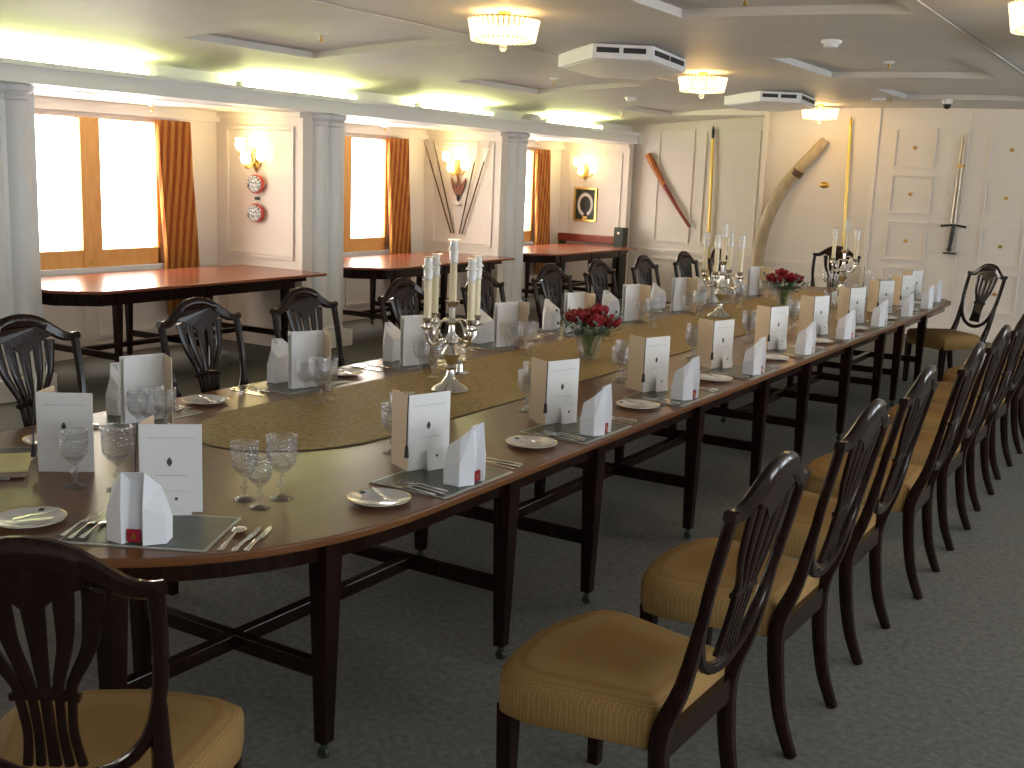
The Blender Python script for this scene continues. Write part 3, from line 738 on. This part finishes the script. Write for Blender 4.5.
# ---------------------------------------------------------------- chairs
def dining_chair():
    t = thing('dining_chair', 'x', 'chair', (0,0,0), 0, 'shield back dining chairs')
    def back(u, v):
        # point on the raked, slightly hollow back plane
        return Vector((u, -.235 - .145*max(0, v-.42)/.65 - .012*(1-(u/.26)**2), v))
    SZ = .46
    # upholstered seat, serpentine front
    prof = []
    fr = [(-.285,.12),(-.275,.20),(-.22,.235),(-.11,.262),(0,.272),(.11,.262),(.22,.235),(.275,.20),(.285,.12),(.215,-.20),(.20,-.215),(-.20,-.215),(-.215,-.20)]
    b = MB(); lev = [(.365,.97),(.378,1.0),(.445,1.005),(.468,.985),(.482,.93),(.492,.75),(.496,.4)]
    vs = []; n = len(fr)
    for z, s_ in lev:
        for x, y in fr: vs.append((x*s_, (y-.02)*s_+.02, z))
    fs = [(i*n+k, i*n+(k+1) % n, (i+1)*n+(k+1) % n, (i+1)*n+k) for i in range(len(lev)-1) for k in range(n)]
    fs += [tuple(range(n))[::-1], tuple((len(lev)-1)*n+k for k in range(n))]
    b.faces(vs, fs); o = b.build('seat', M['fabric_seat'], t, True)
    for p in o.data.polygons: p.use_smooth = True
    # legs
    for s_ in (-1, 1):
        l = MB(); x, y = s_*.245, .19
        l.faces([(x-.017,y-.017,0),(x+.017,y-.017,0),(x+.017,y+.017,0),(x-.017,y+.017,0),(x-.024,y-.024,.39),(x+.024,y-.024,.39),(x+.024,y+.024,.39),(x-.024,y+.024,.39)],
                [(3,2,1,0),(4,5,6,7),(0,1,5,4),(1,2,6,5),(2,3,7,6),(3,0,4,7)])
        l.build('front_leg', M['wood'], t, bevel=.003)
        p = spline([(s_*.205,-.295,0), (s_*.205,-.250,.12), (s_*.208,-.224,.28), (s_*.212,-.222,.42), tuple(back(s_*.212,.56)), tuple(back(s_*.218,.74))], 4)
        MB().sweep(p, lerp([.032,.038,.046,.050,.042,.028], len(p)), lerp([.032,.038,.044,.046,.036,.026], len(p)), (0,1,0)).build('rear_leg', M['wood'], t, True)
    MB().box(-.2, .2, -.235, -.212, .35, .42).build('back_rail', M['wood'], t)
    # shield
    pts = [(-.232,1.0),(-.232,.93),(-.23,.84),(-.218,.74),(-.188,.645),(-.125,.575),(-.05,.545),(0,.54),(.05,.545),(.125,.575),(.188,.645),(.218,.74),(.23,.84),(.232,.93),(.232,1.0)]
    p = spline([tuple(back(*q)) for q in pts], 2)
    MB().sweep(p, lerp([.034,.032,.03,.028,.028,.03,.032,.03,.028,.028,.03,.032,.034], len(p)), .026, (0,1,0)).build('shield_frame', M['wood'], t, True)
    pts = [(-.25,.998),(-.222,.992),(-.18,.998),(-.13,1.028),(-.07,1.062),(0,1.072),(.07,1.062),(.13,1.028),(.18,.998),(.222,.992),(.25,.998)]
    p = spline([tuple(back(*q)) for q in pts], 3)
    MB().sweep(p, lerp([.028,.034,.042,.050,.056,.050,.042,.034,.028], len(p)), .03, (0,1,0)).build('crest_rail', M['wood'], t, True)
    # splat: carved fan head, waist block, five ribs
    h = MB(); P = [(-.145,1.01),(-.07,1.045),(.07,1.045),(.145,1.01),(.10,.995),(.05,.975),(0,.93),(-.05,.975),(-.10,.995)]
    vs = [back(u,v)+Vector((0,d,0)) for d in (-.009,.009) for u,v in P]; n = len(P)
    h.faces(vs, [tuple(range(n)), tuple(range(n,2*n))[::-1]] + [(i,(i+1) % n,n+(i+1) % n,n+i) for i in range(n)])
    h.build('splat_head', M['wood'], t)
    for k, (ut, uw, ub) in enumerate(((-.118,-.052,-.046), (-.062,-.027,-.024), (0,0,0), (.062,.027,.024), (.118,.052,.046))):
        vt = .99 if abs(ut) > .1 else 1.02
        p = spline([tuple(back(ut,vt)), tuple(back(ut*.93,.93)), tuple(back(ut*.66+uw*.34,.86)), tuple(back(uw*1.1,.78)), tuple(back(uw,.74)), tuple(back(ub,.66)), tuple(back(ub*1.2,.58))], 4)
        wd = [.046,.038,.030,.023,.018,.018,.020] if k != 2 else [.052,.044,.034,.025,.022,.022,.026]
        MB().sweep(p, lerp(wd, len(p)), .015, (0,1,0)).build('splat_rib', M['wood'], t, True)
    wv = MB(); a0, a1 = back(-.068,.745), back(.068,.745); mdl = back(0,.755)
    wv.sweep([a0, mdl, a1], [.018,.026,.018], .02, (0,1,0)); wv.build('waist_band', M['wood'], t)
    return t
ch0 = dining_chair()
used = [False]
def chair(x, y, rz, lb, grp):
    if not used[0]:
        used[0] = True; ch0.location = (x, y, 0); ch0.rotation_euler = (0, 0, rz); ch0['label'] = lb; ch0['group'] = grp; return ch0
    return dup(ch0, (x, y, 0), rz, lb, grp)
ORD = ['first','second','third','fourth','fifth','sixth','seventh','eighth','ninth','tenth','eleventh','twelfth']
RC = [2.53, 3.37, 4.18, 5.0, 5.79, 6.6, 7.42, 8.24, 9.06, 9.86]
for i, y in enumerate(RC):
    chair(-1.155 + .02*random.uniform(-1, 1), y, R(90 + random.uniform(-2, 2)), '%s dark chair from the front in the row right of the table' % ORD[i], 'chairs in a row right of the table')
chair(-1.85, 10.42, R(137), 'shield back chair turned towards us at the far right end of the table', 'chairs at the table')
LC = [2.71, 3.64, 4.36, 5.22, 6.05, 6.92, 7.68, 8.5, 9.35, 10.15]
for i, y in enumerate(LC):
    chair(-3.55, y, R(-90 + random.uniform(-3, 3)), '%s dark shield back chair from the front along the window side of the table' % ORD[i], 'chairs along the window side')
near_chair = chair(-1.915, 1.485, R(33), 'large dark shield back chair in the bottom left corner at the table head', 'chairs at the table')
near_chair.scale = (.96,)*3
chair(-3.3, 11.6, R(180), 'chair behind the far candelabra at the far end of the table', 'chairs at the table')

# ---------------------------------------------------------------- tableware prototypes (built at the origin, diner looks along +y)
protos = {}
def proto(name, cat, grp): return thing(name, 'x', cat, (0,0,0), 0, grp)
def mk_glass(h, r, nm):
    t = proto('cut_glass_goblet', 'glass', 'cut glass goblets')
    k = h/.18
    b = MB(); sh = h*.50
    b.lathe([(.004,.0),(.034*k,.0),(.035*k,.003),(.02*k,.008),(.0055,.016*k),(.005,.03*k),(.012*k,.038*k),(.013*k,.046*k),(.006,.054*k),(.007,sh*.78),(.0045,sh*.8)], 16)
    b.build('stem', M['glass'], t, True)
    c = MB()
    c.lathe([(.004,sh*.78),(.010,sh*.84),(r*.62,sh*.98),(r*.93,sh*1.18),(r,sh*1.45),(r*1.0,sh*1.75),(r*1.03,h),(r*.985,h),(r*.95,sh*1.75),(r*.94,sh*1.45),(r*.86,sh*1.2),(r*.56,sh*1.02),(.001,sh*.92)], 24, flute=.035)
    c.build('bowl', M['glass'], t)
    return t
def mk_plate():
    t = proto('side_plate', 'plate', 'white bread plates')
    b = MB(); b.lathe([(.001,.0),(.058,.0),(.068,.004),(.098,.013),(.099,.016),(.068,.008),(.058,.005),(.001,.005)], 32); b.build('dish', M['porcelain'], t, True)
    r_ = MB(); r_.lathe([(.0955,.0142),(.0985,.0158),(.097,.0166),(.0955,.0142)], 32, cap=False); r_.build('gilt_rim', M['gold'], t, True)
    c = MB(); c.box(-.007, .007, .074, .090, .0095, .0135); c.build('crest', M['ink'], t)
    return t
def mk_knife(L=.21, butter=False):
    t = proto('butter_knife' if butter else 'table_knife', 'knife', 'silver knives')
    b = MB(); w = .012 if not butter else .01
    pts = [(-.007,0),(.007,0),(.008,.02),(.005,.045),(.006,L*.42),(-.006,L*.42),(-.005,.045),(-.008,.02)]
    b.prism(pts, 0, .006); b.build('handle', M['silver'], t, bevel=.0015)
    c = MB(); c.prism([(-.005,L*.42),(.006,L*.42),(w,L*.55),(w*.95,L*.85),(.002,L),(-.004,L*.93),(-.006,L*.6)], .001, .0028); c.build('blade', M['silver'], t)
    return t
def mk_fork(L=.195):
    t = proto('table_fork', 'fork', 'silver forks')
    b = MB()
    p = [(0,0,.003),(0,.02,.004),(0,.06,.006),(0,.11,.009),(0,.125,.007)]
    b.sweep(p, [.018,.016,.008,.006,.014], .0035, (0,0,1)); b.build('handle', M['silver'], t)
    h = MB(); h.sweep([(0,.122,.006),(0,.135,.003),(0,.148,.0025)], [.014,.022,.022], .003, (0,0,1))
    for x in (-.009,-.003,.003,.009): h.sweep([(x,.146,.0025),(x,.17,.003),(x*.9,L,.006)], [.0035,.003,.002], .0022, (0,0,1))
    h.build('tines', M['silver'], t)
    return t
def mk_spoon(L=.2):
    t = proto('soup_spoon', 'spoon', 'silver spoons')
    b = MB(); b.sweep([(0,0,.003),(0,.02,.004),(0,.07,.006),(0,.13,.008),(0,.145,.006)], [.018,.016,.008,.006,.01], .0035, (0,0,1)); b.build('handle', M['silver'], t)
    c = MB(); c.sphere((0,.168,.0065), .022, 14, 8, (.95,1.3,.25)); c.build('bowl', M['silver'], t, True)
    return t
def mk_mat():
    t = proto('place_mat', 'place mat', 'dark green place mats')
    MB().box(-.205, .205, .015, .315, .0005, .0035).build('border', M['matedge'], t, bevel=.001)
    MB().box(-.195, .195, .027, .303, .0035, .0042).build('picture', M['mat'], t)
    return t
def mk_napkin():
    t = proto('folded_napkin', 'napkin', 'standing folded napkins')
    base = [(-.082,.045),(-.080,-.015),(-.028,-.042),(-.016,-.018),(.020,-.016),(.030,-.044),(.084,-.015),(.080,.040)]
    hts  = [.128,.160,.196,.190,.190,.200,.158,.118]
    tops = [(-.068,.040),(-.062,-.004),(-.030,-.032),(-.014,-.012),(.018,-.010),(.034,-.034),(.068,-.004),(.064,.036)]
    b = MB(); n = 8
    mid = [((a[0]*.97+c[0]*.03), (a[1]*.97+c[1]*.03)) for a, c in zip(base, tops)]
    vs = [(x,y,0) for x,y in base] + [(x*1.02,y*1.02,h*.5) for (x,y),h in zip(mid,hts)] + [(x,y,h) for (x,y),h in zip(tops,hts)]
    fs = [(i*n+k, i*n+(k+1) % n, (i+1)*n+(k+1) % n, (i+1)*n+k) for i in range(2) for k in range(n)]
    fs += [tuple(range(n))[::-1], (16,17,23), (17,18,22,23), (18,19,20,21), (18,21,22)]
    b.faces(vs, fs); b.build('linen', M['linen'], t, bevel=.002)
    c = MB(); c.box(-.016, .020, -.034, -.028, .006, .040); o = c.build('crest_badge', M['red'], t); o['label'] = 'crimson badge with a gilt crest'
    g = MB(); g.prism([(-.006,.0),(.010,.0),(.008,.012),(.002,.018),(-.004,.012)], 0, .001); g = g.build('crest', M['gold'], o)
    g.rotation_euler = (R(90), 0, 0); g.location = (.001, -.0345, .014)
    return t
def mk_menu():
    t = proto('menu_booklet', 'menu', 'standing menu booklets')
    h, w = .262, .175
    def panel(ang, m, nm, th=.004, ww=w, hh=h):
        b = MB(); b.box(0, ww, -th/2, th/2, 0, hh); o = b.build(nm, m, t, bevel=.0008); o.rotation_euler = (0, 0, ang); return o
    c = panel(R(8), M['paper'], 'front_cover')
    panel(R(88), M['warmlit'], 'back_cover', ww=w*.72)
    pg = panel(R(14), M['paper'], 'page', .001, w*.96, h*.97); pg.location = (.002,.006,.002)
    cr = MB(); cr.box(w*.44, w*.52, -.0035, -.002, h*.55, h*.60); cr.box(w*.46, w*.50, -.0035, -.002, h*.60, h*.625); cr.box(w*.46, w*.50, -.0035, -.002, h*.53, h*.55)
    cr.build('crest', M['ink'], c)
    MB().box(w*.12, w*.88, -.003, -.002, h*.845, h*.851).build('printed_line', M['greyink'], c)
    MB().box(w*.25, w*.75, -.003, -.002, h*.42, h*.426).build('printed_line', M['greyink'], c)
    tb = MB(); tb.tube([(-.002,-.002,h*1.0),(-.008,-.008,h*.6),(-.009,-.010,h*.35)], .0022, 6); tb.tube([(-.009,-.010,h*.36),(-.010,-.011,h*.34),(-.010,-.011,h*.2)], [.003,.006,.009], 8)
    tb.build('tassel', M['black'], t, True)
    return t
def mk_card():
    t = proto('place_card', 'place card', 'small place cards')
    b = MB(); b.faces([(-.042,0,0),(.042,0,0),(.042,.009,.068),(-.042,.009,.068),(-.042,.018,0),(.042,.018,0)], [(0,1,2,3),(3,2,5,4)])
    o = b.build('card', M['paper'], t); s_ = o.modifiers.new('th', 'SOLIDIFY'); s_.thickness = .001
    c = MB(); c.box(-.004, .004, .0045, .0065, .044, .052); c.build('crest', M['ink'], t)
    return t
G1, G2, G3 = mk_glass(.200, .048, 'a'), mk_glass(.180, .042, 'b'), mk_glass(.165, .039, 'c')
PR = dict(plate=mk_plate(), bknife=mk_knife(.15, True), knife=mk_knife(.22), knife2=None, fork=mk_fork(), spoon=mk_spoon(), mat=mk_mat(), napkin=mk_napkin(), menu=mk_menu(), card=mk_card())
firsts = {}
def put(key, pr, loc, rz, lb):
    # the first use moves the prototype itself
    if key not in firsts:
        firsts[key] = True; pr.location = loc; pr.rotation_euler = (0, 0, rz); pr['label'] = lb; return pr
    return dup(pr, loc, rz, lb)
def setting(ox, oy, rz, wh, full=True, jitter=.01, skip=(), far=False, menu_r=0, left=False):
    cr, sr = math.cos(rz), math.sin(rz)
    rnd = random.Random(len(wh)*7 + int(abs(oy)*100))
    def at(u, v, z=0):
        u += rnd.uniform(-1, 1)*jitter; v += rnd.uniform(-1, 1)*jitter*.6
        return (ox + u*cr - v*sr, oy + u*sr + v*cr, T + z)
    def flat(u, v, z=0): return (ox + u*cr - v*sr, oy + u*sr + v*cr, T + z)
    zm = .0044
    put('mat', PR['mat'], flat(0, 0), rz, 'dark green place mat ' + wh)
    if 'napkin' not in skip: put('napkin', PR['napkin'], at(0, .07, zm), rz + rnd.uniform(-.2, .2), 'standing folded white napkin ' + wh)
    mr = rz + menu_r + rnd.uniform(-.10, .10)
    mp = at(-.10 if 'near head' in wh else -.03, .30)
    if 'menu' not in skip: put('menu', PR['menu'], (mp[0], mp[1], T+zm), mr, 'standing menu booklet with a dark tassel ' + wh)
    if 'card' not in skip:
        fx = Vector((math.cos(mr+R(8)), math.sin(mr+R(8)))); nx = Vector((math.sin(mr+R(8)), -math.cos(mr+R(8))))
        q = Vector(mp[:2]) + fx*.105 + nx*.032
        put('card', PR['card'], (q.x, q.y, T+zm), mr + R(8), 'small white place card ' + wh)
    if 'plate' not in skip:
        p = at(-.345, .165); put('plate', PR['plate'], p, rz + rnd.uniform(-.3, .3), 'white bread plate ' + wh)
        q = rz - R(25 + rnd.uniform(-8, 8)); put('bknife', PR['bknife'], (p[0] - .02*cr + .05*sr, p[1] - .02*sr - .05*cr, T + .0165), q, 'butter knife on the bread plate ' + wh)
    for k, (u, nm) in enumerate(((-.188, ''), (-.160, ''), (-.216, ''))):
        zz = zm
        put('fork', PR['fork'], flat(u + .012, .035 + .008*k, zz), rz + rnd.uniform(-.015, .015), '%s silver fork %s' % (('middle', 'inner', 'outer')[k], wh))
    for k, (u, nm) in enumerate(((.235, 'inner'), (.265, 'outer'))):
        put('knife', PR['knife'], flat(u + .04, .03 + .01*k, .0005), rz + rnd.uniform(-.02, .02), '%s silver knife %s' % (nm, wh))
    put('spoon', PR['spoon'], flat(.238, .03, .0005), rz + rnd.uniform(-.05, .05), 'silver soup spoon ' + wh)
    if 'glass' not in skip:
        put('g1', G1, at(.26, .53), 0, 'largest cut glass goblet ' + wh)
        put('g2', G2, at(.16, .505), 0, 'medium cut glass goblet ' + wh)
        put('g3', G3, at(.22, .425), 0, 'smallest cut glass goblet ' + wh)
RS = [2.98, 3.92, 4.84, 5.75, 6.68, 7.58, 8.48, 9.35, 10.12, 10.8]
for i, y in enumerate(RS):
    setting(XRE if i < 9 else XRE-.06, y, R(90), 'at the %s place along the chair row side' % ORD[i], menu_r=R(-30))
LS = [2.95, 3.87, 4.72, 5.6, 6.45, 7.3, 8.15, 9.0, 9.85]
for i, y in enumerate(LS):
    setting(XLE, y, R(-90), 'at the %s place along the window side' % ORD[i+1], left=True, menu_r=R(-30))
setting(-2.30, 1.875, R(27), 'at the near head of the table', skip=())
setting(XC, 11.37, R(180), 'at the far head of the table')
# place at the near left corner: plate, open menu, glasses and a yellow folder lying flat
wh = 'at the near left corner place'
ang = R(-52)
dup(PR['mat'], (-3.48, 2.05, T), ang, 'dark green place mat ' + wh)
dup(PR['plate'], (-3.42, 2.47, T), ang, 'white bread plate ' + wh)
dup(PR['bknife'], (-3.47, 2.45, T+.0165), ang-.5, 'butter knife on the bread plate ' + wh)
o = dup(PR['menu'], (-3.12, 2.20, T+.0005), R(30), 'open menu booklet beside the goblets ' + wh)
dup(PR['napkin'], (-3.42, 1.98, T+.0044), ang, 'standing folded white napkin ' + wh)
dup(G1, (-2.765, 2.225, T), 0, 'largest cut glass goblet ' + wh); dup(G2, (-2.885, 2.16, T), 0, 'medium cut glass goblet ' + wh)
dup(PR['knife'], (-3.06, 1.87, T+.0005), R(30), 'silver knife ' + wh)
t = thing('yellow_folder', 'yellow card lying on a silver stand at the left edge of the table', 'folder', (-3.20, 2.13, T+.004), R(-40))
MB().box(-.11, .11, -.08, .08, .022, .030).build('cover', M['yellow'], t, bevel=.002)
MB().box(-.10, .10, -.07, .07, 0, .022).build('stand', M['silver'], t, bevel=.003)

# ---------------------------------------------------------------- candelabra
def candelabrum():
    t = proto('silver_candelabra', 'candelabra', 'silver five candle candelabra')
    b = MB(); b.lathe([(.085,0),(.09,.006),(.078,.02),(.045,.038),(.022,.07),(.018,.1),(.03,.112),(.018,.125)], 24, flute=.02); b.build('base', M['silver'], t, True)
    b = MB(); b.lathe([(.018,.122),(.024,.14),(.04,.16),(.044,.175),(.03,.2),(.02,.215),(.034,.23),(.03,.25),(.016,.27),(.014,.31),(.03,.325),(.016,.34),(.015,.39),(.028,.4),(.034,.42),(.012,.425)], 20); b.build('stem', M['silver'], t, True)
    for k in range(4):
        a = PI/4 + k*PI/2 + R(26); c, s_ = math.cos(a), math.sin(a); r = .14
        p = spline([(.012*c,.012*s_,.27), (.05*c,.05*s_,.235), (.11*c,.11*s_,.225), (r*c,r*s_,.265), (r*c,r*s_,.30)], 6)
        ar = MB(); ar.tube(p, .007, 8); ar.tube(spline([(.02*c,.02*s_,.33), (.07*c,.07*s_,.325), (.1*c,.1*s_,.27), (.075*c,.075*s_,.245)], 5), .005, 6)
        ar = ar.build('arm', M['silver'], t, True)
        n_ = MB(); n_.lathe([(.012,.295),(.032,.305),(.034,.31),(.014,.315),(.02,.33),(.022,.35),(.014,.352)], 16, (r*c, r*s_, 0)); n_.build('drip_pan', M['silver'], ar, True)
    def candle(x, y, z, L):
        cd = MB().lathe([(.017,0),(.0165,L*.9),(.016,L)], 14, (x, y, z)).build('candle', M['wax'], t, True)
        g = MB(); g.lathe([(.027,-.05),(.019,-.045),(.022,-.005),(.019,.0)], 14, (x, y, z+L-.01)); g.lathe([(.030,.045),(.018,.04),(.019,.012),(.027,.0),(.029,-.004)], 14, (x, y, z+L)); g.build('glass_follower', M['porcelain'], cd, True)
    candle(0, 0, .42, .235)
    for k in range(4):
        a = PI/4 + k*PI/2 + R(26); candle(.14*math.cos(a), .14*math.sin(a), .345, .235)
    return t
cb = candelabrum()
cb.location = (-2.90, 4.22, T+.0045); cb['label'] = 'nearest silver candelabra with five ivory candles on the runner'
dup(cb, (-3.05, 8.0, T+.0045), R(20), 'silver candelabra between the two rose vases and the far wall, middle of three')
dup(cb, (-2.85, 10.6, T+.0045), R(-10), 'farthest silver candelabra near the far end of the table')
t = thing('silver_inkstand', 'low silver and glass stand beside the nearest candelabra', 'stand', (-3.12, 4.62, T+.0045))
MB().lathe([(.05,0),(.05,.006),(.025,.012),(.02,.05),(.035,.07),(.03,.08)], 16).build('base', M['silver'], t, True)
MB().lathe([(.02,.08),(.03,.09),(.032,.12),(.02,.14),(.008,.155)], 16).build('pot', M['glass'], t, True)

# ---------------------------------------------------------------- rose vases
def rose_bloom(c, r, rnd):
    b = MB()
    for ring, (n, rr, tilt) in enumerate(((5, 1.0, .9), (5, .75, .55), (4, .5, .25), (3, .28, .05))):
        for k in range(n):
            a = 2*PI*k/n + ring*.6 + rnd.uniform(-.1, .1); q = r*rr
            ca, sa = math.cos(a), math.sin(a)
            pts = []
            for i in range(4):
                v = i/3
                for j in range(4):
                    u = (j/3-.5)*2
                    wid = q*.85*math.sin(PI*(.18+.72*v))
                    out = q*(.25 + .75*tilt*v**1.3) + .12*r*(1-abs(u))
                    pts.append(Vector((c[0] + out*ca - u*wid*sa*.8, c[1] + out*sa + u*wid*ca*.8, c[2] - r*.5 + v*r*(1.15 - .35*tilt))))
            b.faces(pts, [(i*4+j, i*4+j+1, (i+1)*4+j+1, (i+1)*4+j) for i in range(3) for j in range(3)])
    b.sphere(c, r*.42, 8, 6, (1,1,1.2))
    return b
def vase(seed):
    rnd = random.Random(seed)
    t = proto('rose_vase', 'vase of roses', 'vases of red roses')
    v = MB(); v.lathe([(.001,0),(.042,0),(.044,.006),(.05,.03),(.064,.09),(.076,.135),(.072,.135),(.06,.09),(.046,.032),(.04,.012),(.001,.012)], 20, flute=.05); v.build('glass_vase', M['glass'], t)
    BL = [(-.09,.0,.20), (-.02,-.07,.215), (.06,-.06,.20), (.10,.03,.19), (.02,.05,.235), (-.06,.07,.20)]
    for k, p in enumerate(BL):
        bl = rose_bloom(p, .056, rnd).build('rose', M['rose'], t, True); bl.modifiers.new('th', 'SOLIDIFY').thickness = .002
        MB().tube([(p[0]*.2, p[1]*.2, .02), (p[0]*.5, p[1]*.5, .12), (p[0], p[1], p[2]-.02)], .003, 6).build('stem', M['stem'], bl)
    f = MB()
    for k in range(150):
        a = rnd.uniform(0, 2*PI); r_ = rnd.uniform(.02, .14); z = rnd.uniform(.12, .19) - r_*.15; L = rnd.uniform(.03, .055)
        c = Vector((r_*math.cos(a), r_*math.sin(a), z)); d = Vector((math.cos(a+rnd.uniform(-.8,.8)), math.sin(a+rnd.uniform(-.8,.8)), rnd.uniform(-.4,.6))).normalized()
        s_ = d.cross(Vector((0,0,1))).normalized()*L*.3
        f.faces([c, c+d*L*.5+s_, c+d*L, c+d*L*.5-s_], [(0,1,2,3)])
    f.build('leaves', M['leaf'], t)
    g = MB()
    for k in range(60):
        a = rnd.uniform(0, 2*PI); r_ = rnd.uniform(.08, .17); c = Vector((r_*math.cos(a), r_*math.sin(a), rnd.uniform(.15, .24)))
        g.tube([(c.x*.4, c.y*.4, .12), c], .0012, 4); g.sphere(c, .008, 6, 4)
    g.build('filler_sprigs', M['greyleaf'], t)
    s_ = MB()
    for k in range(12):
        a = k*.52; s_.tube([(.02*math.cos(a), .02*math.sin(a), .014), (-.04*math.cos(a), -.03*math.sin(a), .13)], .003, 6)
    s_.build('stems_in_water', M['stem'], t)
    return t
v1 = vase(3); v1.location = (-2.86, 5.52, T+.0045); v1['label'] = 'nearest glass vase of red roses on the runner'; v1.scale = (1.15,)*3
dup(v1, (-2.95, 9.2, T+.0045), R(70), 'farther glass vase of red roses between two candelabra').scale = (1.15,)*3

# drop any prototype pieces that never found a place
